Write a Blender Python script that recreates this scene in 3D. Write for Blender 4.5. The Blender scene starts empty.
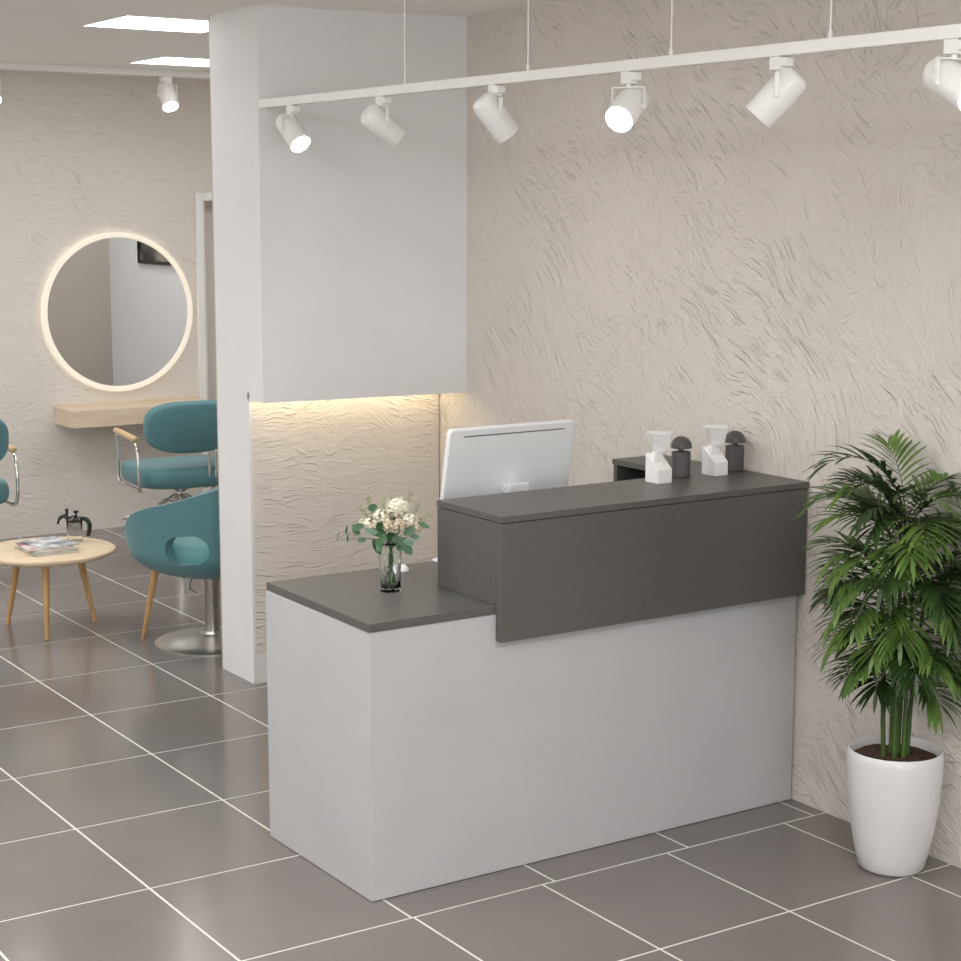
import bpy, bmesh, math, random
from mathutils import Vector, Matrix
random.seed(7)
PI = math.pi
S = bpy.context.scene
C = S.collection

# ------------------------------------------------------------------ camera
def rot_cam(yaw, pitch, roll):
    cy, sy, cp, sp = math.cos(yaw), math.sin(yaw), math.cos(pitch), math.sin(pitch)
    F = Vector((sy*cp, cy*cp, -sp)); R = Vector((cy, -sy, 0)); U = R.cross(F)
    cr, sr = math.cos(roll), math.sin(roll)
    R2 = R*cr + U*sr; U2 = U*cr - R*sr
    return Matrix((R2, U2, -F)).transposed()
cam = bpy.data.cameras.new('camera')
camo = bpy.data.objects.new('camera', cam); C.objects.link(camo)
camo.matrix_world = Matrix.Translation((0, 0, 2.0)) @ rot_cam(0.583075, 0.154022, 0.00134).to_4x4()
cam.sensor_width = 36; cam.lens = 1769.34*36/961; cam.clip_end = 100
S.camera = camo

# ------------------------------------------------------------------ world, exposure
w = bpy.data.worlds.new('world'); S.world = w; w.use_nodes = True
w.node_tree.nodes['Background'].inputs[0].default_value = (1.0, 0.98, 0.96, 1)
w.node_tree.nodes['Background'].inputs[1].default_value = 0.35
S.view_settings.view_transform = 'Standard'; S.view_settings.look = 'None'
S.view_settings.exposure = 0.27; S.view_settings.gamma = 1
S.view_settings.use_curve_mapping = False
S.cycles.use_denoising = True
S.cycles.max_bounces = 10; S.cycles.diffuse_bounces = 5
S.cycles.sample_clamp_indirect = 6

# ------------------------------------------------------------------ large lights (ceiling panels over the front of the shop, added fill lights)
def area(name, loc, sx, sy, power, col=(0.965, 0.985, 1.0), rot=(0, 0, 0)):
    l = bpy.data.lights.new(name, 'AREA'); l.shape = 'RECTANGLE'; l.size = sx; l.size_y = sy
    l.energy = power; l.color = col
    o = bpy.data.objects.new(name, l); C.objects.link(o); o.location = loc; o.rotation_euler = rot
    return o
PANEL_POWER = 15
for x, y in ((1.5, 5.2), (1.2, 4.3), (0.3, 3.0), (2.0, 1.4), (0.3, 0.4), (-1.6, 4.2), (-1.6, 1.6), (0.6, 8.2), (-1.4, 7.0), (1.3, 9.4), (5.0, 8.2), (2.4, 8.7), (2.5, 1.5)):
    area('ceiling_light', (x, y, 2.765), 0.58, 0.58, PANEL_POWER)
# added fill lights in the unseen part of the shop, without fixtures:
# first two upward-facing ones, put in to brighten the ceiling
area('ceiling_fill', (-1.6, 6.2, 2.0), 1.6, 0.5, 42, (0.98, 0.99, 1.0), (PI, 0, 0))
area('ceiling_fill', (0.2, 1.6, 2.0), 1.6, 0.5, 50, (0.98, 0.99, 1.0), (PI, 0, 0))
area('room_fill', (-4.1, 8.0, 1.2), 2.2, 3.2, 22, (0.95, 0.98, 1.0), (0, -PI/2, 0))  # added fill from the left side of the salon, no window built
area('room_fill', (-0.4, -2.9, 1.6), 5.0, 2.2, 122, (0.93, 0.97, 1.0), (PI/2, 0, 0))  # added fill from behind the camera, no window built

# ------------------------------------------------------------------ helpers
def lin(c):
    c = c/255
    return c/12.92 if c <= 0.04045 else ((c+0.055)/1.055)**2.4
def rgb(r, g, b): return (lin(r), lin(g), lin(b), 1)
def mat(name, col, rough=0.5, metal=0, **k):
    m = bpy.data.materials.new(name); m.use_nodes = True
    b = m.node_tree.nodes['Principled BSDF']
    b.inputs['Base Color'].default_value = col
    b.inputs['Roughness'].default_value = rough
    b.inputs['Metallic'].default_value = metal
    for key, v in k.items():
        b.inputs[key.replace('_', ' ')].default_value = v
    return m
def N(m, t, **k):
    n = m.node_tree.nodes.new(t)
    for a, v in k.items(): setattr(n, a, v)
    return n
def L(m, a, b): m.node_tree.links.new(a, b)
def noisy(m, col2, scale=8, rough_var=0, bump=0, bscale=60, stretch=(1, 1, 1), detail=4, dist=0.002):
    """procedural colour variation + fine bump"""
    b = m.node_tree.nodes['Principled BSDF']
    tc = N(m, 'ShaderNodeTexCoord'); mp = N(m, 'ShaderNodeMapping'); mp.inputs['Scale'].default_value = stretch
    L(m, tc.outputs['Object'], mp.inputs[0])
    n = N(m, 'ShaderNodeTexNoise'); n.inputs['Scale'].default_value = scale; n.inputs['Detail'].default_value = detail
    L(m, mp.outputs[0], n.inputs['Vector'])
    r = N(m, 'ShaderNodeValToRGB'); r.color_ramp.elements[0].position = 0.35; r.color_ramp.elements[1].position = 0.65
    r.color_ramp.elements[0].color = b.inputs['Base Color'].default_value; r.color_ramp.elements[1].color = col2
    L(m, n.outputs['Fac'], r.inputs[0]); L(m, r.outputs[0], b.inputs['Base Color'])
    if bump:
        n2 = N(m, 'ShaderNodeTexNoise'); n2.inputs['Scale'].default_value = bscale; n2.inputs['Detail'].default_value = 3
        L(m, tc.outputs['Object'], n2.inputs['Vector'])
        bp = N(m, 'ShaderNodeBump'); bp.inputs['Strength'].default_value = bump; bp.inputs['Distance'].default_value = dist
        L(m, n2.outputs['Fac'], bp.inputs['Height']); L(m, bp.outputs[0], b.inputs['Normal'])
    return m
def emis(name, col, s):
    m = bpy.data.materials.new(name); m.use_nodes = True
    b = m.node_tree.nodes['Principled BSDF']
    b.inputs['Base Color'].default_value = (0.8, 0.8, 0.8, 1)
    b.inputs['Emission Color'].default_value = col; b.inputs['Emission Strength'].default_value = s
    return m
def math_n(m, op, a, b=None, c=None, clamp=False):
    n = N(m, 'ShaderNodeMath', operation=op, use_clamp=clamp)
    for i, v in enumerate((a, b, c)):
        if v is None: continue
        if isinstance(v, (int, float)): n.inputs[i].default_value = v
        else: L(m, v, n.inputs[i])
    return n.outputs[0]
def plaster(name, col, axis, layers, strength, fine=0.3, dist=0.006, soft_stretch=None):
    """trowelled plaster: scattered short ridges over a soft grain.
    layers = (angle, length, width, density 0..1, height)"""
    m = mat(name, col, 0.75, Specular_IOR_Level=0.25)
    b = m.node_tree.nodes['Principled BSDF']
    tc = N(m, 'ShaderNodeTexCoord')
    def warp(src, sc, amt):
        wn = N(m, 'ShaderNodeTexNoise'); wn.inputs['Scale'].default_value = sc; wn.inputs['Detail'].default_value = 2
        L(m, src, wn.inputs['Vector'])
        cen = N(m, 'ShaderNodeVectorMath', operation='SUBTRACT'); L(m, wn.outputs['Color'], cen.inputs[0]); cen.inputs[1].default_value = (0.5, 0.5, 0.5)
        wa = N(m, 'ShaderNodeVectorMath', operation='MULTIPLY_ADD'); L(m, cen.outputs[0], wa.inputs[0])
        wa.inputs[1].default_value = (amt, amt, amt); L(m, src, wa.inputs[2])
        return wa.outputs[0]
    src = warp(warp(tc.outputs['Object'], 1.6, 0.35), 9.0, 0.03)
    total = None
    for i, (ang, ln, wd, den, hgt) in enumerate(layers):
        mp = N(m, 'ShaderNodeMapping', vector_type='TEXTURE')
        r = [0, 0, 0]; r[axis] = ang; mp.inputs['Rotation'].default_value = r
        mp.inputs['Location'].default_value = (i*3.7, i*1.3, i*2.1)
        st = [1, 1, 1]
        if axis == 0: st = [0.6, ln, wd]
        else: st = [ln, 0.6, wd]
        mp.inputs['Scale'].default_value = st
        L(m, src, mp.inputs[0])
        v = N(m, 'ShaderNodeTexVoronoi'); v.inputs['Scale'].default_value = 1.0; v.feature = 'F1'
        L(m, mp.outputs[0], v.inputs['Vector'])
        sep = N(m, 'ShaderNodeSeparateColor'); L(m, v.outputs['Color'], sep.inputs[0])
        keep = math_n(m, 'LESS_THAN', sep.outputs[0], den)
        dome = math_n(m, 'SUBTRACT', 1.0, math_n(m, 'DIVIDE', v.outputs['Distance'], 0.46), clamp=True)
        dome = math_n(m, 'POWER', dome, 0.8)
        # patches: ridges thin out in places
        mk = N(m, 'ShaderNodeTexNoise'); mk.inputs['Scale'].default_value = 1.7; mk.inputs['Detail'].default_value = 2
        ad = N(m, 'ShaderNodeVectorMath', operation='ADD'); L(m, tc.outputs['Object'], ad.inputs[0]); ad.inputs[1].default_value = (i*5.1, i*2.3, i*7.7)
        L(m, ad.outputs[0], mk.inputs['Vector'])
        mask = math_n(m, 'MULTIPLY_ADD', math_n(m, 'SUBTRACT', mk.outputs['Fac'], 0.40), 5.0, 0.0, clamp=True)
        h = math_n(m, 'MULTIPLY', math_n(m, 'MULTIPLY', dome, keep), math_n(m, 'MULTIPLY', mask, hgt))
        total = h if total is None else math_n(m, 'ADD', total, h)
    for sc, wt in ((16, 0.9*fine), (60, 0.55*fine)):
        g = N(m, 'ShaderNodeTexNoise'); g.inputs['Scale'].default_value = sc; g.inputs['Detail'].default_value = 3
        mp = N(m, 'ShaderNodeMapping'); mp.inputs['Scale'].default_value = soft_stretch or (1, 1, 1)
        L(m, src, mp.inputs[0]); L(m, mp.outputs[0], g.inputs['Vector'])
        total = math_n(m, 'MULTIPLY_ADD', g.outputs['Fac'], wt, total)
    bp = N(m, 'ShaderNodeBump'); bp.inputs['Strength'].default_value = strength; bp.inputs['Distance'].default_value = dist
    L(m, total, bp.inputs['Height']); L(m, bp.outputs[0], b.inputs['Normal'])
    return m

def add_box(bm, x0, x1, y0, y1, z0, z1, M=None):
    vs = [bm.verts.new(v) for v in ((x0,y0,z0),(x1,y0,z0),(x1,y1,z0),(x0,y1,z0),(x0,y0,z1),(x1,y0,z1),(x1,y1,z1),(x0,y1,z1))]
    if M is not None:
        for v in vs: v.co = M @ v.co
    for f in ((3,2,1,0),(4,5,6,7),(0,1,5,4),(1,2,6,5),(2,3,7,6),(3,0,4,7)): bm.faces.new([vs[i] for i in f])
    return vs
def bx(*a, M=None):
    bm = bmesh.new(); add_box(bm, *a, M=M); return bm
def add_tube(bm, pts, r, n=12, caps=True, closed=False):
    pts = [Vector(p) for p in pts]; k = len(pts)
    rs = r if isinstance(r, (list, tuple)) else [r]*k
    rings = []; up = None
    for i, p in enumerate(pts):
        if closed: t = pts[(i+1) % k] - pts[i-1]
        else: t = pts[min(i+1, k-1)] - pts[max(i-1, 0)]
        t.normalize()
        if up is None:
            up = Vector((0, 0, 1)) if abs(t.z) < 0.9 else Vector((1, 0, 0))
        a = t.cross(up).normalized(); b = a.cross(t).normalized(); up = b
        rings.append([bm.verts.new(p + (a*math.cos(2*PI*j/n) + b*math.sin(2*PI*j/n))*rs[i]) for j in range(n)])
    m = k if closed else k-1
    for i in range(m):
        A, B = rings[i], rings[(i+1) % k]
        for j in range(n): bm.faces.new((A[j], A[(j+1) % n], B[(j+1) % n], B[j]))
    if caps and not closed:
        bm.faces.new(rings[0][::-1]); bm.faces.new(rings[-1])
    return rings
def tube(pts, r, n=12, closed=False):
    bm = bmesh.new(); add_tube(bm, pts, r, n, closed=closed); return bm
def add_lathe(bm, prof, n=48, c=(0, 0), M=None, cap0=True, cap1=True, wob=None):
    rings = []
    for (r, z) in prof:
        ring = []
        for j in range(n):
            a = 2*PI*j/n; rr = r*(wob(a, z) if wob else 1)
            co = Vector((c[0]+rr*math.cos(a), c[1]+rr*math.sin(a), z))
            ring.append(bm.verts.new(M @ co if M is not None else co))
        rings.append(ring)
    for A, B in zip(rings, rings[1:]):
        for j in range(n): bm.faces.new((A[j], A[(j+1) % n], B[(j+1) % n], B[j]))
    if cap0: bm.faces.new(rings[0][::-1])
    if cap1: bm.faces.new(rings[-1])
    return rings
def lathe(prof, n=48, **k):
    bm = bmesh.new(); add_lathe(bm, prof, n, **k); return bm
def smooth_path(pts, k=6):
    """Catmull-Rom"""
    P = [Vector(p) for p in pts]; P = [P[0]*2-P[1]] + P + [P[-1]*2-P[-2]]; out = []
    for i in range(1, len(P)-2):
        for j in range(k):
            t = j/k
            out.append(0.5*((2*P[i]) + (P[i+1]-P[i-1])*t + (2*P[i-1]-5*P[i]+4*P[i+1]-P[i+2])*t*t + (3*P[i]-P[i-1]-3*P[i+1]+P[i+2])*t**3))
    out.append(P[-2]); return out
def obj(name, bm, m, parent=None, bevel=0, seg=2, smooth=False, sub=0, solid=0, angle=40, fixn=True):
    if fixn: bmesh.ops.recalc_face_normals(bm, faces=bm.faces)
    me = bpy.data.meshes.new(name); bm.to_mesh(me); bm.free()
    me.materials.append(m)
    o = bpy.data.objects.new(name, me); C.objects.link(o)
    if parent is not None: o.parent = parent
    if smooth:
        for p in me.polygons: p.use_smooth = True
        if smooth != 'all': me.set_sharp_from_angle(angle=math.radians(angle))
    if solid:
        md = o.modifiers.new('solid', 'SOLIDIFY'); md.thickness = solid; md.offset = 0
    if bevel:
        md = o.modifiers.new('bevel', 'BEVEL'); md.width = bevel; md.segments = seg; md.limit_method = 'ANGLE'; md.harden_normals = False
    if sub:
        md = o.modifiers.new('sub', 'SUBSURF'); md.levels = sub; md.render_levels = sub
    return o
def tag(o, label, cat, group=None, kind=None):
    o['label'] = label; o['category'] = cat
    if group: o['group'] = group
    if kind: o['kind'] = kind
    return o
def thing(name, label, cat, loc=(0, 0, 0), rz=0, group=None):
    o = bpy.data.objects.new(name, None); C.objects.link(o); o.empty_display_size = 0.05
    o.location = loc; o.rotation_euler = (0, 0, rz)
    return tag(o, label, cat, group)
def struct(name, bm, m, bevel=0):
    o = obj(name, bm, m, bevel=bevel); o['kind'] = 'structure'; return o
def dup(root, loc, rz, label, name=None):
    r = root.copy(); C.objects.link(r); r.location = loc; r.rotation_euler = (0, 0, rz); r['label'] = label
    for ch in list(root.children):
        c = ch.copy(); C.objects.link(c); c.parent = r
        for g in list(ch.children):
            d = g.copy(); C.objects.link(d); d.parent = c
    return r
def quad(*pts):
    bm = bmesh.new(); bm.faces.new([bm.verts.new(p) for p in pts]); return bm
def prism(poly, h0, h1, M=None):
    """extrude an (x,y) outline from z=h0 to h1"""
    bm = bmesh.new()
    a = [bm.verts.new((x, y, h0)) for x, y in poly]; b = [bm.verts.new((x, y, h1)) for x, y in poly]
    if M is not None:
        for v in a+b: v.co = M @ v.co
    n = len(poly)
    bm.faces.new(a[::-1]); bm.faces.new(b)
    for i in range(n): bm.faces.new((a[i], a[(i+1) % n], b[(i+1) % n], b[i]))
    return bm

# ------------------------------------------------------------------ materials
WALL = rgb(218, 211, 203)
m_wall_r = plaster('plaster_right', WALL, 0,
    [(0.85, 0.16, 0.012, 0.26, 0.9), (0.50, 0.10, 0.009, 0.26, 0.8), (1.25, 0.13, 0.011, 0.20, 0.7), (-0.35, 0.10, 0.010, 0.10, 0.5), (0.65, 0.07, 0.007, 0.20, 0.5)], 1.0, fine=1.0, dist=0.0088)
m_wall_f = plaster('plaster_far', WALL, 1,
    [(0.35, 0.12, 0.010, 0.20, 0.5), (0.05, 0.10, 0.008, 0.22, 0.4), (0.9, 0.14, 0.010, 0.10, 0.6)], 1.0, fine=0.85, dist=0.008, soft_stretch=(0.7, 1, 1.5))
m_niche = plaster('plaster_niche', rgb(224, 217, 208), 1,
    [(0.06, 0.16, 0.013, 0.40, 0.8), (-0.12, 0.10, 0.009, 0.36, 0.7), (0.3, 0.12, 0.010, 0.20, 0.6)], 1.0, fine=0.7, dist=0.0065, soft_stretch=(0.5, 1, 1.7))
m_paint = noisy(mat('white_paint', rgb(234, 233, 233), 0.55, Specular_IOR_Level=0.3), rgb(231, 230, 230), 3)
m_ceil = noisy(mat('ceiling_paint', rgb(245, 242, 238), 0.8, Specular_IOR_Level=0.2), rgb(243, 240, 236), 2)
m_tan = noisy(mat('beige_wall_paint', rgb(192, 182, 172), 0.8), rgb(188, 178, 168), 2)
m_plain = noisy(mat('side_wall_paint', rgb(208, 200, 192), 0.8), rgb(205, 197, 189), 2)
m_lam = noisy(mat('white_laminate', rgb(189, 188, 189), 0.42, Specular_IOR_Level=0.4), rgb(186, 185, 186), 5)
m_grey = noisy(mat('grey_laminate', rgb(92, 90, 87), 0.38, Specular_IOR_Level=0.45), rgb(89, 87, 84), 40, bump=0.04, bscale=400, dist=0.0004)
m_tile = noisy(mat('floor_tile', rgb(125, 118, 114), 0.17, Specular_IOR_Level=0.5), rgb(119, 112, 108), 1.6, detail=5)
m_grout = noisy(mat('grout', rgb(222, 220, 214), 0.7), rgb(214, 212, 206), 30)
m_white = noisy(mat('white_enamel', rgb(236, 234, 231), 0.3), rgb(233, 231, 228), 20)
m_pot = noisy(mat('white_ceramic', rgb(218, 216, 216), 0.3, Coat_Weight=0.1), rgb(214, 212, 212), 12)
m_plastic = noisy(mat('white_plastic', rgb(240, 239, 237), 0.35), rgb(237, 236, 234), 30)
m_silver = noisy(mat('pale_silver_plastic', rgb(236, 236, 237), 0.32), rgb(233, 233, 234), 10)
m_dark = noisy(mat('charcoal_plastic', rgb(84, 79, 79), 0.4), rgb(79, 74, 74), 30)
m_black = noisy(mat('black_plastic', rgb(20, 20, 19), 0.25), rgb(26, 26, 25), 30)
m_slot = mat('slot_dark', rgb(110, 108, 105), 0.6)
m_screen = mat('screen_glass', rgb(12, 12, 14), 0.1)
m_chrome = noisy(mat('chrome', rgb(225, 225, 222), 0.12, 1), rgb(215, 214, 210), 10)
m_brush = noisy(mat('brushed_steel', rgb(205, 202, 197), 0.3, 1, Anisotropic=0.5), rgb(195, 192, 187), 60)
m_teal = noisy(mat('teal_upholstery', rgb(84, 130, 136), 0.55, Sheen_Weight=0.15), rgb(78, 123, 129), 90, bump=0.12, bscale=500, dist=0.0006)
m_teal_lit = noisy(mat('teal_lit_cushion', rgb(100, 158, 158), 0.6, Sheen_Weight=0.2), rgb(94, 151, 151), 90, bump=0.12, bscale=500, dist=0.0006)  # paler copy of the teal: light on the cushion put into its colour
def wood(name, c1, c2, stretch, rough=0.5):
    m = mat(name, c1, rough); return noisy(m, c2, 3, stretch=stretch, detail=6, bump=0.05, bscale=120, dist=0.0005)
m_wood_shelf = wood('pale_oak_shelf', rgb(222, 204, 180), rgb(212, 192, 167), (1.2, 6, 14))
m_wood_top = wood('pale_oak_top', rgb(224, 204, 176), rgb(210, 187, 156), (1.5, 14, 6))
m_wood_leg = wood('oak_leg', rgb(203, 163, 112), rgb(188, 146, 96), (12, 12, 1.2))
m_wood_arm = wood('oak_armrest', rgb(216, 186, 146), rgb(204, 172, 130), (12, 1.2, 12))
m_soil = noisy(mat('soil', rgb(86, 60, 44), 0.95), rgb(52, 36, 27), 60, bump=0.8, bscale=90, dist=0.01)
m_leaf = noisy(mat('palm_leaf', rgb(62, 88, 38), 0.38, Specular_IOR_Level=0.5, Subsurface_Weight=0.0), rgb(106, 134, 66), 9)
m_leafd = noisy(mat('palm_leaf_dark', rgb(36, 58, 26), 0.42), rgb(60, 86, 40), 9)
m_cane = noisy(mat('palm_cane', rgb(76, 104, 42), 0.5), rgb(56, 78, 32), 14, stretch=(1, 1, 0.3))
m_glass = mat('clear_glass', (0.97, 0.99, 0.98, 1), 0.03, 0, Transmission_Weight=1.0, IOR=1.22)
m_thin = mat('thin_glass', (0.96, 0.98, 0.97, 1), 0.05, 0, Transmission_Weight=1.0, IOR=1.06)
m_mirror = mat('mirror_silver', (0.86, 0.87, 0.87, 1), 0.0, 1)
m_ring = emis('mirror_ring_light', (1.0, 0.88, 0.70, 1), 0.45)
m_ring.node_tree.nodes['Principled BSDF'].inputs['Base Color'].default_value = (0.55, 0.52, 0.46, 1)
m_back = emis('mirror_back_light', (1.0, 0.88, 0.70, 1), 1.8)
m_lens = emis('spot_lens', (1, 0.97, 0.93, 1), 30)
m_panel = emis('ceiling_panel_diffuser', (1, 0.985, 0.96, 1), 6)
m_led = emis('warm_led', (1.0, 0.83, 0.55, 1), 17)

# ------------------------------------------------------------------ the room
def wx(y): return 4.085 + 0.02*(y-4.25)          # the right wall runs very slightly off square
ZC = 2.778
# floor: grout bed with tiles as raised faces, one mesh
def build_floor():
    me_bm = bmesh.new()
    x0, x1, y0, y1 = -4.2, 5.9, -3.2, 10.6
    f = me_bm.faces.new([me_bm.verts.new(p) for p in ((x0, y0, -0.0012), (x1, y0, -0.0012), (x1, y1, -0.0012), (x0, y1, -0.0012))]); f.material_index = 1
    back_x = [-3.78, -3.26, -2.74, -2.22, -1.70, -1.18, -0.66, -0.14, 0.38, 0.90, 1.415, 1.934, 2.455, 2.972, 3.49, 4.03, 4.56, 5.09, 5.62]
    front_x = [-3.78, -3.26, -2.74, -2.22, -1.70, -1.18, -0.66, -0.14, 0.38, 0.90, 1.415, 1.936, 2.477, 2.925, 3.402, 3.897, 4.38, 4.86, 5.34]
    ys = [-2.54, -1.93, -1.32, -0.71, -0.10, 0.52, 1.13, 1.74, 2.35, 2.97, 3.543, 4.097, 4.71, 5.315, 5.925, 6.53, 7.137, 7.755, 8.345, 8.925, 9.56, 10.19]
    g = 0.0042
    YS = [y0-1]+ys+[y1+1]
    for a, b in zip(YS, YS[1:]):
        xs = back_x if b > 4.2 else front_x
        if b > 4.2 and a < 4.2: xs = back_x[:12] + [2.47] + back_x[13:]
        XS = [x0-1]+xs+[x1+1]
        for c, d in zip(XS, XS[1:]):
            X0, X1, Y0, Y1 = max(c+g, x0), min(d-g, x1), max(a+g, y0), min(b-g, y1)
            lo = [me_bm.verts.new(p) for p in ((X0, Y0, -0.0012), (X1, Y0, -0.0012), (X1, Y1, -0.0012), (X0, Y1, -0.0012))]
            e = 0.0006
            hi = [me_bm.verts.new(p) for p in ((X0+e, Y0+e, 0), (X1-e, Y0+e, 0), (X1-e, Y1-e, 0), (X0+e, Y1-e, 0))]
            me_bm.faces.new(hi)
            for i in range(4): me_bm.faces.new((lo[i], lo[(i+1) % 4], hi[(i+1) % 4], hi[i]))
    o = obj('floor', me_bm, m_tile, fixn=False); o.data.materials.append(m_grout); o['kind'] = 'structure'
build_floor()
struct('ceiling', bx(-4.2, 5.9, -3.2, 10.6, ZC, ZC+0.1), m_ceil)
bm = bmesh.new()   # right wall of the reception
a = [(wx(-3.2), -3.2), (wx(6.66), 6.66), (4.4, 6.66), (4.4, -3.2)]
struct('wall_right', prism(a, 0, ZC), m_wall_r); bm.free()
struct('wall_far', (lambda b: (add_box(b, -4.2, 4.76, 10.4, 10.6, 0, ZC), add_box(b, 4.76, 5.46, 10.4, 10.6, 2.03, ZC), add_box(b, 5.46, 5.9, 10.4, 10.6, 0, ZC), b)[-1])(bmesh.new()), m_wall_f)
struct('wall_left', bx(-4.3, -4.2, -3.2, 10.6, 0, ZC), m_plain)
struct('wall_front', bx(-4.3, 4.4, -3.3, -3.2, 0, ZC), m_plain)
struct('wall_salon_right', bx(5.49, 5.657, 6.90, 10.4, 0, ZC), m_paint)
# partition whose end is the pillar, with a textured panel in the niche
struct('wall_partition', bx(3.2, 5.657, 6.60, 6.892, 0, ZC), m_paint)
struct('wall_salon_back', bx(3.2, 5.657, 6.892, 6.90, 0, ZC), m_tan)
bm = bmesh.new(); add_box(bm, 3.2, 3.214, 6.588, 6.60, 0, 1.235); add_box(bm, 3.214, 4.13, 6.588, 6.60, 0, 0.125)
struct('trim_1', bm, m_paint)
struct('wall_niche', bx(3.214, 4.125, 6.590, 6.60, 0.125, 1.245), m_niche)
bm = bmesh.new()   # bulkhead box above the niche, its underside recessed behind a lip

for (pl, z0, z1) in (([(3.2, 6.452), (4.13, 6.365), (4.13, 6.383), (3.2, 6.470)], 1.206, ZC), ([(3.2, 6.470), (4.13, 6.383), (4.13, 6.60), (3.2, 6.60)], 1.245, ZC), ([(3.2, 6.470), (3.212, 6.469), (3.212, 6.60), (3.2, 6.60)], 1.206, 1.245)):
    b2 = prism(pl, z0, z1); mm = bpy.data.meshes.new('tmp'); b2.to_mesh(mm); b2.free(); bm.from_mesh(mm); bpy.data.meshes.remove(mm)

struct('wall_bulkhead', bm, m_paint)
t = obj('led_strip', bx(3.225, 4.10, 6.520, 6.536, 1.239, 1.245), m_led)
tag(t, 'warm light strip hidden under the white bulkhead over the niche', 'light strip')

# doorway in the far wall
bm = bmesh.new(); add_box(bm, 4.700, 4.746, 10.375, 10.40, 0, 2.080); add_box(bm, 5.455, 5.515, 10.375, 10.40, 0, 2.085); add_box(bm, 4.746, 5.455, 10.375, 10.40, 2.030, 2.080)
add_box(bm, 4.760, 4.768, 10.40, 10.56, 0, 2.025); add_box(bm, 5.455, 5.475, 10.40, 10.56, 0, 2.025); add_box(bm, 4.765, 5.455, 10.40, 10.56, 2.025, 2.035)
o = struct('trim_2', bm, m_white, 0.002)
d = struct('door_1', bx(4.765, 5.455, 10.54, 10.58, 0.005, 2.025), m_plain, 0.002)
obj('door_handle', tube([(5.38, 10.54, 1.0), (5.38, 10.49, 1.0), (5.27, 10.49, 1.0)], 0.009), m_chrome, d, smooth=True)

# ------------------------------------------------------------------ ceiling panels seen over the salon
PG = 'square ceiling light panels over the salon'
for (x0, x1, y0, y1, lab) in ((2.92, 3.475, 7.08, 7.58, 'bright white square ceiling panel nearest the reception pillar'),
                              (3.875, 4.43, 8.91, 9.38, 'bright white square ceiling panel near the far salon wall')):
    cx, cy = (x0+x1)/2, (y0+y1)/2
    t = thing('ceiling_panel', lab, 'ceiling light', (cx, cy, ZC), 0, PG)
    hx, hy = (x1-x0)/2, (y1-y0)/2
    obj('diffuser', bx(-hx, hx, -hy, hy, -0.004, -0.001), m_panel, t)
    bm = bmesh.new(); e = 0.006
    for b4 in ((-hx-e, hx+e, -hy-e, -hy), (-hx-e, hx+e, hy, hy+e), (-hx-e, -hx, -hy, hy), (hx, hx+e, -hy, hy)): add_box(bm, *b4, -0.005, 0)
    obj('frame', bm, m_white, t)

# ------------------------------------------------------------------ track lighting
TX = 3.206
t = thing('track_rail', 'long white lighting rail hung on wires above the reception desk', 'track rail', (TX, 4.5, 2.38))
obj('rail', bx(-0.016, 0.016, -3.6, 1.93, 0, 0.032), m_white, t, bevel=0.002)
for y in (5.336, 4.597, 3.905, 3.287, 2.6):
    bm = tube([(0, y-4.5, 0.032), (0, y-4.5, ZC-2.38)], 0.0022, 8)
    add_lathe(bm, [(0.006, 0.032), (0.006, 0.045), (0.003, 0.055)], 12, c=(0, y-4.5))
    obj('suspension_wire', bm, m_white, t, smooth=True)
t = thing('track_rail', 'white lighting rail along the ceiling before the far salon wall', 'track rail', (2.9, 9.80, ZC-0.036))
obj('rail', bx(-4.0, 2.65, -0.018, 0.018, 0, 0.036), m_white, t, bevel=0.002)

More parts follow.
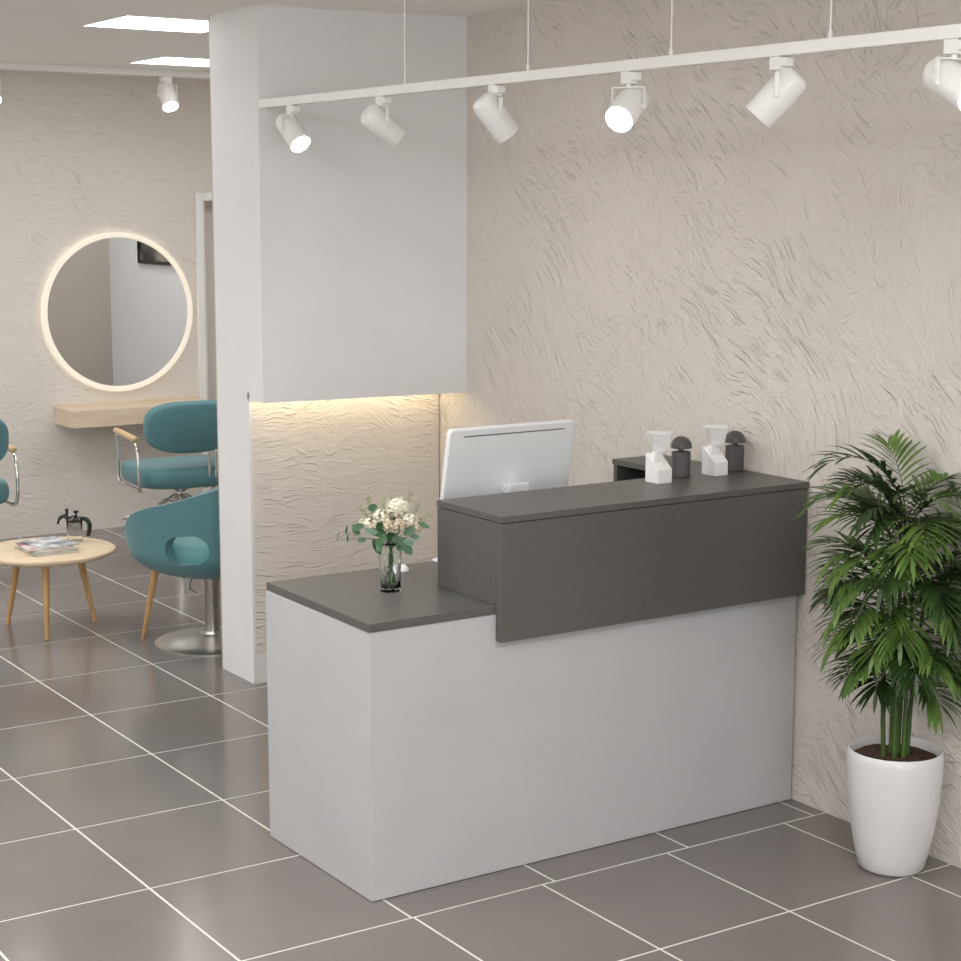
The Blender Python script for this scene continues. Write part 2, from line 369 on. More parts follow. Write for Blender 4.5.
Fv = Vector((0.544, 0.825, 0)); Rv = Vector((0.835, -0.55, 0)); Zv = Vector((0, 0, 1))
def spotlight(pos, dirv, label, group, along_y=True, scale=1.0, power=1.0, drop=0.0):
    """pos: top of the adapter, under the rail"""
    d = Vector(dirv).normalized()
    t = thing('track_spotlight', label, 'spotlight', pos, 0, group)
    s = scale
    ax = Vector((0, 1, 0)) if along_y else Vector((1, 0, 0)); sx = Vector((1, 0, 0)) if along_y else Vector((0, 1, 0))
    bm = bmesh.new()
    h = (0.034*s, 0.014*s)
    def abox(c, hl, hw, z0, z1):
        p = [c+ax*a*hl+sx*b*hw for a, b in ((-1, -1), (1, -1), (1, 1), (-1, 1))]
        lo = [bm.verts.new((q.x, q.y, z0)) for q in p]; hi = [bm.verts.new((q.x, q.y, z1)) for q in p]
        bm.faces.new(lo); bm.faces.new(hi)
        for i in range(4): bm.faces.new((lo[i], lo[(i+1) % 4], hi[(i+1) % 4], hi[i]))
    abox(Vector((0, 0, 0)), h[0]*0.62, h[1], -0.034*s, 0.0)
    abox(-ax*h[0]*0.8, h[0]*0.35, h[1]*1.1, -0.026*s, -0.004*s)
    obj('adapter', bm, m_white, t, bevel=0.002)
    # yoke
    az = Vector((d.x, d.y, 0)).normalized(); side = az.cross(Zv)
    piv = Vector((0, 0, -0.098*s - drop))
    w2 = 0.050*s
    bm = bmesh.new()
    top = -0.044*s
    add_tube(bm, [(0, 0, -0.033*s), (0, 0, top-0.002)], 0.007*s, 12)
    def bar(p, q, wv, th):
        p, q = Vector(p), Vector(q); dd = (q-p).normalized(); n = dd.cross(wv).normalized()
        vs = []
        for c in (p, q):
            vs.append([bm.verts.new(c+wv*a*0.006*s+n*b*th) for a, b in ((-1, -1), (1, -1), (1, 1), (-1, 1))])
        for i in range(4): bm.faces.new((vs[0][i], vs[0][(i+1) % 4], vs[1][(i+1) % 4], vs[1][i]))
        bm.faces.new(vs[0][::-1]); bm.faces.new(vs[1])
    bar(side*w2+Zv*top, -side*w2+Zv*top, az, 0.0018*s)
    for sg in (1, -1):
        bar(side*sg*w2+Zv*(top+0.0018*s), side*sg*w2+Zv*(piv.z-0.008*s), az, 0.0018*s)
        add_tube(bm, [piv+side*sg*(w2+0.006*s), piv+side*sg*(w2-0.008*s)], 0.006*s, 10)
    obj('yoke', bm, m_white, t, bevel=0.0008)
    # body
    M = Matrix.Translation(piv) @ d.to_track_quat('Z', 'Y').to_matrix().to_4x4()
    R = 0.044*s; Lb = 0.075*s
    prof = [(0.012*s, -Lb), (0.026*s, -Lb+0.001), (0.036*s, -Lb+0.006*s), (0.042*s, -Lb+0.016*s), (R, -Lb+0.03*s), (R, Lb-0.003*s), (R-0.001, Lb), (R-0.004*s, Lb), (R-0.005*s, Lb-0.006*s)]
    obj('lamp_body', lathe(prof, 40, M=M), m_white, t, smooth=True, angle=50)
    obj('lens', lathe([(R-0.0055*s, Lb-0.005*s), (R-0.0055*s, Lb-0.002*s)], 40, M=M), m_lens, t)
    l = bpy.data.lights.new('lamp', 'SPOT'); l.energy = power; l.spot_size = math.radians(70); l.spot_blend = 1.0; l.shadow_soft_size = 0.035; l.color = (1, 0.98, 0.95)
    lo = bpy.data.objects.new('lamp', l); C.objects.link(lo); lo.parent = t
    lo.location = piv + d*(Lb+0.004); lo.rotation_euler = (-d).to_track_quat('Z', 'Y').to_euler()
    return t
SG = 'white spotlights on the reception rail'
front = [
    (6.177, -0.50*Fv+0.42*Rv-0.60*Zv, 'white track spotlight with glowing lens at the bulkhead end of the rail'),
    (5.493, 0.35*Fv+0.75*Rv-0.62*Zv, 'white track spotlight turned away, second from the bulkhead end of the rail'),
    (4.780, 0.25*Fv+0.62*Rv-0.80*Zv, 'white track spotlight tipped down right, just right of the bulkhead edge'),
    (4.092, -0.75*Fv-0.42*Rv-0.52*Zv, 'white track spotlight whose round lens glows fully towards the viewer'),
    (3.470, 0.15*Fv-0.66*Rv-0.74*Zv, 'white track spotlight tipped down left above the white soap bottles'),
    (2.884, -0.84*Fv+0.44*Rv-0.46*Zv, 'white track spotlight cut off by the right edge of the picture')]
for y, d, lab in front: spotlight((TX, y, 2.38), d, lab, SG)
SG2 = 'white spotlights on the salon rail'
spotlight((4.275, 9.80, ZC-0.036), -0.50*Fv+0.26*Rv-0.72*Zv, 'white track spotlight glowing above the round mirror', SG2, False, 1.12)
spotlight((3.228, 9.80, ZC-0.036), -0.50*Fv+0.26*Rv-0.72*Zv, 'white track spotlight half cut off by the left edge of the picture', SG2, False, 1.12)

# ------------------------------------------------------------------ reception desk
t = thing('reception_desk', 'white reception desk with grey worktop and raised grey counter', 'reception desk', (2.43, 4.254, 0))
bm = bmesh.new()      # white carcass: front, left end, right end, inner back
W, D = 1.645, 0.655
add_box(bm, 0, W, 0, 0.022, 0.002, 0.803); add_box(bm, 0, 0.022, 0.022, D, 0.002, 0.803); add_box(bm, W-0.022, W, 0.022, D, 0.002, 0.803); add_box(bm, 0.022, 0.45, D-0.02, D, 0.002, 0.803)
obj('body', bm, m_lam, t, bevel=0.0012)
obj('worktop', prism([(-0.004, -0.004), (1.648, -0.004), (1.660, 0.668), (0.010, 0.668)], 0.804, 0.829), m_grey, t, bevel=0.001)
bm = bx(0.428, 1.648, -0.034, -0.005, 0.722, 1.079)
add_box(bm, 0.428, 0.450, -0.004, 0.322, 0.830, 1.079)
obj('counter_panel', bm, m_grey, t, bevel=0.001)
obj('counter_top', prism([(0.427, -0.036), (1.651, -0.036), (1.660, 0.745), (1.435, 0.745), (1.435, 0.324), (0.427, 0.324)], 1.082, 1.101), m_grey, t)
bm = bx(1.438, 1.640, 0.722, 0.742, 0.831, 1.081); add_box(bm, 1.645, 1.655, 0.362, 0.722, 0.831, 1.081); add_box(bm, 1.438, 1.645, 0.362, 0.722, 0.93, 0.945)
obj('wall_cubby', bm, m_grey, t, bevel=0.001)

# ------------------------------------------------------------------ computer
t = thing('computer_monitor', 'white all-in-one computer seen from behind on the desk', 'computer', (3.253, 4.80, 0.829))
T = math.radians(11)
Mt = Matrix.Translation((0, -0.03, 0.30)) @ Matrix.Rotation(T, 4, 'X')
def rrect(w, h, r, n=6, cx=0, cy=0):
    out = []
    for (sx, sy, a0) in ((1, 1, 0), (-1, 1, 90), (-1, -1, 180), (1, -1, 270)):
        for i in range(n+1):
            a = math.radians(a0+90*i/n); out.append((cx+sx*(w/2-r)+r*math.cos(a), cy+sy*(h/2-r)+r*math.sin(a)))
    return out
Mx = Mt @ Matrix.Rotation(PI/2, 4, 'X')
o = obj('screen_housing', prism(rrect(0.50, 0.335, 0.018), -0.012, 0.010, Mx), m_silver, t, bevel=0.005, seg=4, smooth=True)
obj('screen', prism(rrect(0.47, 0.30, 0.004), -0.0135, -0.0125, Mx), m_screen, t)
obj('vent_slot', prism(rrect(0.40, 0.0042, 0.002), 0.0100, 0.0104, Mt @ Matrix.Translation((0.005, 0, 0.142)) @ Matrix.Rotation(PI/2, 4, 'X')), m_slot, t)
bm = bmesh.new()
add_box(bm, -0.022, 0.052, -0.060, -0.008, -0.062, -0.034, M=Mt)
add_box(bm, -0.04, 0.04, -0.10, -0.085, 0.008, 0.275)
add_box(bm, -0.11, 0.11, -0.15, 0.02, 0.0, 0.008)
obj('stand', bm, m_silver, t, bevel=0.004)

k = thing('keyboard', 'slim white keyboard peeking out beside the grey counter', 'keyboard', (3.20, 4.875, 0.829), 0.0)
obj('case', bx(-0.15, 0.15, -0.045, 0.045, 0, 0.009), m_plastic, k, bevel=0.003)
bm = bmesh.new()
for r in range(4):
    for c in range(12): add_box(bm, -0.143+c*0.024, -0.143+c*0.024+0.021, -0.039+r*0.020, -0.039+r*0.020+0.017, 0.009, 0.012)
obj('keys', bm, m_silver, k)
ms = thing('computer_mouse', 'small white computer mouse behind the flower vase', 'mouse', (2.884, 4.838, 0.829), 0.3)
ms.scale = (0.68, 0.68, 0.68)
bm = bmesh.new(); bmesh.ops.create_uvsphere(bm, u_segments=24, v_segments=12, radius=1)
for v in bm.verts: v.co = Vector((v.co.x*0.028, v.co.y*0.045, max(v.co.z, -0.25)*0.028+0.007))
obj('shell', bm, m_plastic, ms, smooth='all')
obj('scroll_wheel', tube([(-0.003, 0.025, 0.030), (0.003, 0.025, 0.030)], 0.006, 12), m_slot, ms)

# ------------------------------------------------------------------ bottles on the counter
def white_dispenser(x, y, label):
    t = thing('pump_bottle', label, 'bottle', (x, y, 1.101), 0, 'white sculptural bottles on the counter')
    bm = bmesh.new(); w, d = 0.029, 0.034
    def face(*ps): return bm.faces.new([bm.verts.new(p) for p in ps])
    # base with a slope falling to the front
    P = [(-w, -d, 0), (w, -d, 0), (w, d, 0), (-w, d, 0), (-w, -d, 0.046), (w, -d, 0.046), (w, d*0.75, 0.095), (-w, d*0.75, 0.095), (w, d, 0.095), (-w, d, 0.095)]
    v = [bm.verts.new(p) for p in P]
    for f in ((3, 2, 1, 0), (0, 1, 5, 4), (4, 5, 6, 7), (7, 6, 8, 9), (3, 9, 8, 2), (1, 2, 8, 6, 5), (0, 4, 7, 9, 3)): bm.faces.new([v[i] for i in f])
    obj('bottle_base', bm, m_plastic, t, bevel=0.0015)
    bm = bmesh.new()
    rings = [[(-0.026, -0.004, 0.062), (0.014, -0.010, 0.058), (0.018, 0.022, 0.080), (-0.024, 0.024, 0.085)],
             [(-0.022, -0.010, 0.098), (0.004, -0.016, 0.094), (0.016, 0.010, 0.100), (-0.012, 0.016, 0.104)],
             [(-0.030, -0.012, 0.126), (0.012, -0.034, 0.110), (0.021, 0.006, 0.116), (-0.022, 0.020, 0.126)],
             [(-0.052, -0.022, 0.166), (0.006, -0.056, 0.164), (0.068, 0.010, 0.165), (-0.028, 0.040, 0.166)]]
    V = [[bm.verts.new(p) for p in r] for r in rings]
    for A, B in zip(V, V[1:]):
        for i in range(4): bm.faces.new((A[i], A[(i+1) % 4], B[(i+1) % 4], B[i]))
    bm.faces.new(V[0][::-1])
    apex = bm.verts.new((-0.002, -0.006, 0.172))
    for i in range(4): bm.faces.new((V[-1][i], V[-1][(i+1) % 4], apex))
    obj('funnel_head', bm, m_plastic, t, bevel=0.001)
white_dispenser(3.662, 4.487, 'white faceted bottle with flared top, left one of the pair on the counter')
white_dispenser(3.929, 4.515, 'white faceted bottle with flared top, nearer the wall on the counter')
def dark_bottle(x, y, label):
    t = thing('domed_bottle', label, 'bottle', (x, y, 1.101), 0, 'dark domed bottles on the counter')
    prof = rrect(0.064, 0.044, 0.019, 8)
    ang = Matrix.Rotation(-0.45, 4, 'Z')
    obj('bottle_body', prism(prof, 0, 0.088, ang), m_dark, t, bevel=0.003, seg=3, smooth=True)
    obj('neck', lathe([(0.010, 0.088), (0.010, 0.106)], 20), m_dark, t, smooth=True)
    obj('dome_cap', lathe([(0.012, 0.099), (0.0345, 0.099), (0.036, 0.101), (0.035, 0.111), (0.0315, 0.121), (0.025, 0.130), (0.016, 0.136), (0.006, 0.1385)], 32), m_dark, t, smooth=True)
dark_bottle(3.793, 4.530, 'charcoal bottle with dome cap, left one of the dark pair on the counter')
dark_bottle(4.043, 4.545, 'charcoal bottle with dome cap, nearest the plaster wall on the counter')

# ------------------------------------------------------------------ vase and bouquet
vx, vy, vz = 2.702, 4.598, 0.829
bm = bmesh.new()
n = 72
def fl(a, z): return 1 + 0.055*math.cos(10*(a + z*13))
outer = [(0.031, 0.0), (0.032, 0.004), (0.0315, 0.02), (0.031, 0.05), (0.032, 0.09), (0.035, 0.13), (0.0385, 0.155)]
outer = [(r0+(r1-r0)*k/4, z0+(z1-z0)*k/4) for (r0, z0), (r1, z1) in zip(outer, outer[1:]) for k in range(4)] + [outer[-1]]
rg = add_lathe(bm, outer, n, wob=fl, cap1=False)
inner = [(0.0365, 0.155), (0.0325, 0.13), (0.0295, 0.09), (0.0285, 0.05), (0.0285, 0.012)]
ri = add_lathe(bm, inner, n, cap0=False, cap1=True)
for j in range(n): bm.faces.new((rg[-1][j], rg[-1][(j+1) % n], ri[0][(j+1) % n], ri[0][j]))
o = obj('glass_vase', bm, m_glass, smooth='all'); o.location = (vx, vy, vz)
tag(o, 'clear spiral-fluted glass vase holding flowers on the low grey worktop', 'vase')

m_fgreen = noisy(mat('bouquet_leaf', rgb(44, 84, 50), 0.45), rgb(64, 104, 62), 40)
m_euc = noisy(mat('eucalyptus_leaf', rgb(104, 136, 116), 0.5), rgb(82, 116, 92), 40)
m_bloom = noisy(mat('white_petal', rgb(246, 243, 228), 0.6), rgb(232, 230, 204), 60)
m_beige = noisy(mat('beige_blossom', rgb(226, 214, 192), 0.7), rgb(202, 186, 158), 60)
m_fern = noisy(mat('pale_fern', rgb(150, 158, 104), 0.6), rgb(122, 136, 82), 40)
b = thing('flower_bouquet', 'mixed bouquet of cream blossoms and green leaves in the glass vase', 'bouquet', (vx, vy, vz+0.014))
def leaf_faces(bm, base, d, up, ln, wd, seg=6, round_=False, droop=0.0, fold=0.15):
    d = d.normalized(); side = d.cross(up)
    if side.length < 1e-3: side = d.cross(Vector((1, 0, 0)))
    side.normalize(); nrm = side.cross(d)
    prev = None
    for i in range(seg+1):
        t = i/seg
        wv = wd*(math.sin(PI*min(1, t*0.96+0.03))**(0.55 if round_ else 0.9))*(1 if round_ else (1.15-0.55*t))
        c = base + d*ln*t + Vector((0, 0, -droop*ln*t*t))
        if i == seg: wv = wd*0.03
        cur = (bm.verts.new(c-side*wv+nrm*wv*fold), bm.verts.new(c), bm.verts.new(c+side*wv+nrm*wv*fold))
        if prev:
            bm.faces.new((prev[0], prev[1], cur[1], cur[0])); bm.faces.new((prev[1], prev[2], cur[2], cur[1]))
        prev = cur
R_ = random.Random(3)
top = Vector((0, 0, 0.13))
def sc(px_r, px_u, dep=0): return Rv*px_r*0.00302 + Zv*px_u*0.00302 - Fv*dep       # photo-plane offsets from vase foot, in metres
heads = [sc(6, 82), sc(-8, 62), sc(14, 68), sc(20, 58, .02), sc(-2, 56, .04), sc(-20, 60), sc(12, 56, -.04), sc(26, 52), sc(-14, 84), sc(22, 76, -.03)]
for hd in heads:   # stems crossing in the glass
    foot = Vector((R_.uniform(-.015, .015), R_.uniform(-.015, .015), 0.0))
    mid = Vector((hd.x*0.15, hd.y*0.15, 0.135))
    obj('stem', tube(smooth_path([foot, mid, hd*0.9]), 0.0017, 6), m_fgreen, b, smooth=True)
def cluster(name, c, rad, cnt, size, m, flat=0.7, petals=4):
    bm = bmesh.new()
    for i in range(cnt):
        u = Vector((R_.gauss(0, 1), R_.gauss(0, 1), R_.gauss(0, 1))).normalized()
        p = c + Vector((u.x*rad, u.y*rad, u.z*rad*flat))*R_.uniform(0.7, 1.03)
        a0 = R_.uniform(0, PI)
        e1 = u.orthogonal().normalized(); e2 = u.cross(e1)
        for k_ in range(petals):
            a = a0+2*PI*k_/petals; dd = e1*math.cos(a)+e2*math.sin(a)+u*0.35
            leaf_faces(bm, p, dd, u, size*R_.uniform(.8, 1.2), size*0.42, 3, True)
    return obj(name, bm, m, b, fixn=False)
cluster('white_bloom', sc(8, 83), 0.034, 260, 0.0075, m_bloom, 0.78)
cluster('white_bloom', sc(-24, 66), 0.022, 80, 0.007, m_bloom, 0.7)
cluster('white_bloom', sc(20, 70, .01), 0.024, 90, 0.0065, m_bloom, 0.8)
cluster('white_bloom', sc(-8, 74, .01), 0.026, 90, 0.007, m_bloom)
cluster('beige_blossom', sc(4, 66, .02), 0.042, 190, 0.0072, m_beige, 0.6)
cluster('beige_blossom', sc(-15, 64), 0.030, 110, 0.006, m_beige, 0.6)
cluster('beige_blossom', sc(25, 64), 0.032, 120, 0.006, m_beige, 0.8)
cluster('beige_blossom', sc(-5, 72), 0.022, 60, 0.0058, m_beige, 0.6)
for (r, u, ln, ang, wd, m) in [(-26, 66, 13, 200, 5.5, m_fgreen), (-30, 56, 9, 160, 4.2, m_fgreen), (-24, 50, 9, 190, 4, m_fgreen), (-17, 50, 18, 295, 6, m_fgreen), (-34, 62, 5, 150, 2, m_fgreen),
        (30, 68, 12, -25, 4, m_fgreen), (20, 54, 10, -10, 5, m_euc), (18, 46, 12, -70, 5, m_fgreen), (12, 48, 14, -60, 5, m_fgreen), (-3, 54, 16, 220, 6, m_fgreen), (3, 52, 16, -50, 7, m_fgreen), (8, 52, 16, -80, 7, m_euc),
        (-8, 50, 14, 250, 6, m_fgreen), (-22, 80, 11, 20, 6, m_fgreen), (-6, 58, 14, 120, 7, m_fgreen), (2, 58, 14, 60, 7, m_fgreen), (10, 58, 14, 100, 7, m_euc), (14, 50, 12, -20, 6, m_euc), (-2, 48, 12, 60, 7, m_fgreen), (6, 46, 12, 20, 7, m_fgreen), (-14, 54, 14, 30, 6, m_fgreen), (0, 56, 16, 90, 6, m_fgreen), (14, 56, 14, 30, 6, m_fgreen), (-12, 58, 14, 170, 5, m_euc), (-44, 56, 11, 82, 1.6, m_fgreen), (-43, 47, 9, 85, 1.6, m_fgreen), (-54, 48, 10, 72, 0.8, m_fgreen)]:
    a = math.radians(ang); bm = bmesh.new()
    dd = Rv*math.cos(a)+Zv*math.sin(a)-Fv*R_.uniform(-.2, .5)
    leaf_faces(bm, sc(r, u, R_.uniform(0, .04)), dd, -Fv+Zv*0.4, ln*0.003, wd*0.003*0.62, 8, True)
    if r < -40: add_tube(bm, smooth_path([sc(-6, 48), sc((r-6)/2, 50), sc(r, u)]), 0.0006, 5)
    obj('leaf', bm, m, b, fixn=False, smooth='all')
for (r, u, ang) in [(-16, 74, 110), (-10, 76, 80), (-20, 70, 130), (-6, 80, 60), (24, 70, 70), (-22, 76, 95), (28, 64, 40), (16, 82, 70)]:
    a = math.radians(ang); bm = bmesh.new(); p0 = sc(r*.6, u*.8); d = Rv*math.cos(a)+Zv*math.sin(a)
    p1 = sc(r, u)+d*0.05
    add_tube(bm, [p0, (p0+p1)/2+Rv*.002, p1], 0.0006, 5)
    for i in range(16):
        q = p0.lerp(p1, 0.25+0.75*i/16); sgn = 1 if i % 2 else -1
        dd = (d*0.7+Rv*sgn*0.6*math.sin(a)-Zv*sgn*0.6*math.cos(a)+Fv*R_.uniform(-.4, .4))
        leaf_faces(bm, q, dd, -Fv, 0.013, 0.0013, 3)
    obj('fern_sprig', bm, m_fern, b, fixn=False)

# ------------------------------------------------------------------ potted palm
px_, py_ = 3.900, 3.627
t = thing('potted_palm', 'tall leafy green palm in a round white pot by the plaster wall', 'potted plant', (px_, py_, 0))
prof = [(0.080, 0.001), (0.092, 0.004), (0.100, 0.014), (0.112, 0.06), (0.127, 0.14), (0.137, 0.22), (0.143, 0.30), (0.1445, 0.355), (0.142, 0.372), (0.137, 0.378), (0.131, 0.372), (0.129, 0.34), (0.125, 0.31)]
obj('pot', lathe(prof, 72), m_pot, t, smooth=True, angle=70)
soil = bmesh.new()
rings = []
for i in range(9):
    r = 0.1275*i/8
    rings.append([soil.verts.new((r*math.cos(2*PI*j/40), r*math.sin(2*PI*j/40), 0.350+0.002*math.sin(j*0.9)*(i/8)+0.005*(1-i/8)+R_.uniform(-.002, .002))) for j in range(40)] if i else [soil.verts.new((0, 0, 0.357))])
for j in range(40): soil.faces.new((rings[0][0], rings[1][j], rings[1][(j+1) % 40]))
for A, B in zip(rings[1:], rings[2:]):
    for j in range(40): soil.faces.new((A[j], B[j], B[(j+1) % 40], A[(j+1) % 40]))
obj('soil', soil, m_soil, t, smooth='all')
Rp = random.Random(11)
canes = []
cane_spec = [(-0.035, 0.00, 0.86), (-0.008, -0.02, 1.02), (0.020, -0.015, 0.92), (0.038, 0.012, 0.80), (-0.005, 0.035, 0.98), (0.012, 0.022, 1.06)]
for (r, f, h) in cane_spec:
    p0 = Rv*r - Fv*(-f) + Zv*0.34
    p3 = Rv*(r*1.7+Rp.uniform(-.01, .01)) + Fv*(f*1.5) + Zv*h
    pts = smooth_path([p0, p0.lerp(p3, .35)+Rv*Rp.uniform(-.006, .006), p0.lerp(p3, .7)+Rv*Rp.uniform(-.008, .008), p3], 8)
    bm = bmesh.new()
    nP = len(pts)
    rad = [0.0078*(1-0.4*i/nP)*(1.12 if i % 5 == 0 else 1) for i in range(nP)]
    add_tube(bm, pts, rad, 12); obj('cane', bm, m_cane, t, smooth=True, angle=70); canes.append(pts)
wall_n = 0.0
def clampw(p):
    """keep foliage off the plaster: slide leaves along the wall"""
    lim = wx(p.y+py_) - px_ - 0.012
    if p.x > lim - 0.03:
        over = p.x-(lim-0.03)
        p.x = lim - 0.03 + 0.03*(1-math.exp(-over/0.03))
    return p
def frond(base, az, elev, ln, droop, m, nl=12, wide=0.0076, ll=0.125):
    ln *= 0.74; elev += 0.14
    if base.z < 0.88 and math.cos(az) < -0.3: ln *= 0.80; ll *= 0.88
    """one arching feather frond: rachis + paired drooping leaflets"""
    bm = bmesh.new()
    hd = Rv*math.cos(az) + Fv*math.sin(az)
    pts = []; K = 14
    e = elev; p = base.copy(); step = ln/K
    for i in range(K+1):
        pts.append(p.copy()); d = hd*math.cos(e)+Zv*math.sin(e); p = p+d*step; e -= droop/K*(0.5+1.2*i/K)
    pts = [clampw(q.copy()) for q in pts]
    add_tube(bm, pts, [0.0028*(1-0.75*i/K) for i in range(K+1)], 6)
    for i in range(nl):
        s = 0.26+0.74*(i+0.5)/nl; f = s*K; i0 = min(int(f), K-1); q = pts[i0].lerp(pts[i0+1], f-i0)
        d = (pts[i0+1]-pts[i0]).normalized(); sd = d.cross(Zv)
        if sd.length < .05: sd = hd.cross(Zv)
        sd.normalize(); nr = sd.cross(d)
        lf = ll*(0.62+0.5*math.sin(PI*(0.2+0.75*(i/nl))))*Rp.uniform(.85, 1.1)
        for sg in (1, -1):
            sweep = 0.55+0.75*(i/nl)
            dd = (sd*sg*(1.15-0.5*i/nl) + d*sweep + nr*Rp.uniform(.05, .35)).normalized()
            prev = None; SG_ = 6; c = q.copy(); cur_d = dd.copy()
            for kx in range(SG_+1):
                u = kx/SG_
                wv = wide*(math.sin(PI*min(1, 0.10+0.88*u))**0.8)*(1.15-.35*u)
                if kx == SG_: wv = 0.0004
                if kx == 0: wv = 0.0016
                s2 = cur_d.cross(Zv)
                if s2.length < .05: s2 = d
                s2.normalize(); n2 = s2.cross(cur_d)
                cc = [clampw(c-s2*wv+n2*wv*.3), clampw(c.copy()), clampw(c+s2*wv+n2*wv*.3)]
                cc = [bm.verts.new(v) for v in cc]
                if prev:
                    bm.faces.new((prev[0], prev[1], cc[1], cc[0])); bm.faces.new((prev[1], prev[2], cc[2], cc[1]))
                prev = cc
                c = c+cur_d*(lf/SG_)
                cur_d = (cur_d + Vector((0, 0, -0.06-0.13*u))).normalized()
    # end leaflet
    leaf_faces(bm, pts[-1], (pts[-1]-pts[-2])+Vector((0, 0, -.004)), Zv, ll*0.7, wide, 5)
    for v in bm.verts: clampw(v.co)
    return obj('frond', bm, m, t, fixn=False, smooth='all')
spec = []
# (cane, height along the cane, azimuth deg (0 = right, 90 = away, 180 = left, 270 = towards the viewer), elevation deg, length, droop)
spec += [(5, 1.0, 180, 74, .50, 2.1), (4, 1.0, 190, 66, .46, 2.0), (5, 1.0, 20, 60, .36, 1.5), (1, 1.0, 250, 70, .32, 1.4), (5, 1.0, 100, 75, .34, 1.0), (5, .97, 300, 62, .34, 1.6), (1, 1.0, 160, 76, .36, 1.6),
         (1, .96, 190, 50, .36, 1.6), (4, 1.0, 140, 62, .34, 1.4), (4, .97, 5, 48, .36, 1.5), (1, .93, 270, 42, .32, 1.7), (2, 1.0, 350, 55, .38, 1.7), (2, .97, 320, 40, .34, 1.7),
         (0, 1.0, 185, 58, .36, 1.9), (0, .97, 210, 44, .32, 1.8), (0, .93, 165, 34, .32, 1.6), (3, 1.0, 10, 50, .36, 1.7), (3, .96, 335, 35, .36, 1.7), (2, .92, 275, 30, .30, 1.9),
         (0, .88, 230, 25, .32, 1.7), (0, .84, 180, 22, .30, 1.7), (1, .84, 250, 30, .30, 1.7), (2, .84, 300, 20, .32, 1.7), (3, .90, 0, 25, .34, 1.6), (3, .84, 315, 15, .34, 1.6),
         (4, .88, 200, 40, .34, 1.7), (4, .82, 350, 35, .34, 1.7), (5, .9, 230, 52, .34, 1.9), (5, .86, 330, 48, .36, 1.9), (1, .78, 200, 15, .34, 1.6), (2, .76, 340, 18, .34, 1.6),
         (0, .76, 195, 5, .32, 1.4), (3, .76, 350, 8, .30, 1.3), (0, .70, 235, 8, .26, 1.5), (2, .68, 285, 5, .22, 1.6), (1, .66, 265, 0, .22, 1.5), (3, .68, 320, 0, .24, 1.4),
         (0, .62, 205, -5, .24, 1.2), (4, .74, 170, 20, .30, 1.4), (5, .76, 280, 30, .30, 1.9), (4, .66, 10, 10, .26, 1.3),
         (1, .90, 130, 60, .30, 1.4), (2, .88, 60, 50, .26, 1.2), (5, .80, 200, 30, .36, 1.9), (5, .82, 250, 35, .34, 2.0), (1, .72, 300, 20, .28, 1.7), (4, .92, 260, 50, .32, 1.9)]
spec += [(0, .56, 200, 8, .22, 1.3), (0, .52, 250, 0, .18, 1.3), (3, .58, 330, 5, .24, 1.3), (3, .52, 290, 0, .20, 1.4), (1, .54, 270, 5, .20, 1.5), (2, .56, 310, 10, .24, 1.3), (1, .56, 230, 15, .26, 1.4), (2, .58, 260, 10, .26, 1.5), (4, .56, 180, 15, .22, 1.3), (5, .98, 200, 62, .38, 1.9), (5, .96, 340, 58, .40, 1.9), (4, .98, 165, 70, .38, 1.7), (2, .99, 15, 66, .42, 1.8), (1, .98, 215, 60, .36, 2.0), (4, .95, 310, 60, .34, 2.0), (5, .93, 270, 48, .34, 2.1), (3, .98, 330, 60, .40, 1.9), (0, 1.0, 150, 70, .42, 1.9), (5, .62, 240, 25, .30, 1.7), (5, .68, 310, 25, .30, 1.7), (1, .6, 180, 15, .30, 1.4)]
for i, (ci, hf, az, el, ln, dr) in enumerate(spec):
    pts = canes[ci]; base = pts[min(len(pts)-1, int(hf*(len(pts)-1)+.5))]
    frond(base, math.radians(az+Rp.uniform(-8, 8)), math.radians(el), ln*Rp.uniform(.9, 1.08), dr, m_leaf if i % 3 else m_leafd)

# ------------------------------------------------------------------ mirror, shelf, framed picture
mc = (4.166, 10.4, 1.348)
t = thing('round_mirror', 'large round mirror with a glowing white ring on the far wall', 'mirror', mc)
MR = Matrix.Rotation(PI/2, 4, 'X')      # local z -> world -y
obj('back_plate', lathe([(0.462, 0.004), (0.462, 0.026)], 96, M=MR), m_white, t, smooth=True)
obj('mirror_glass', lathe([(0.455, 0.0262), (0.455, 0.030)], 96, M=MR), m_mirror, t, smooth=True)
bm = bmesh.new(); n = 128
R0, R1 = 0.458, 0.490
pr = [(R0, 0.012), (R1-0.004, 0.012), (R1, 0.016), (R1, 0.034), (R1-0.004, 0.038), (R0+0.004, 0.038), (R0, 0.034)]
rg = [[bm.verts.new(MR @ Vector((r*math.cos(2*PI*j/n), r*math.sin(2*PI*j/n), z))) for r, z in pr] for j in range(n)]
for j in range(n):
    for i in range(len(pr)): bm.faces.new((rg[j][i], rg[(j+1) % n][i], rg[(j+1) % n][(i+1) % len(pr)], rg[j][(i+1) % len(pr)]))
obj('light_ring', bm, m_ring, t, smooth=True)
obj('back_light', lathe([(0.470, 0.003), (0.478, 0.003), (0.478, 0.009), (0.470, 0.009)], 96, M=MR, cap0=False, cap1=False), m_back, t)
t = thing('floating_shelf', 'pale oak floating shelf under the round mirror', 'shelf', (3.74, 10.4, 0.68))
bm = bx(0, 0.95, -0.30, -0.002, 0, 0.104)
obj('shelf_board', bm, m_wood_shelf, t, bevel=0.002)
obj('back_ledge', bx(0.0, 0.95, -0.02, -0.001, 0.104, 0.116), m_wood_shelf, t, bevel=0.001)
m_pic = mat('photo_print', rgb(30, 29, 27), 0.3)
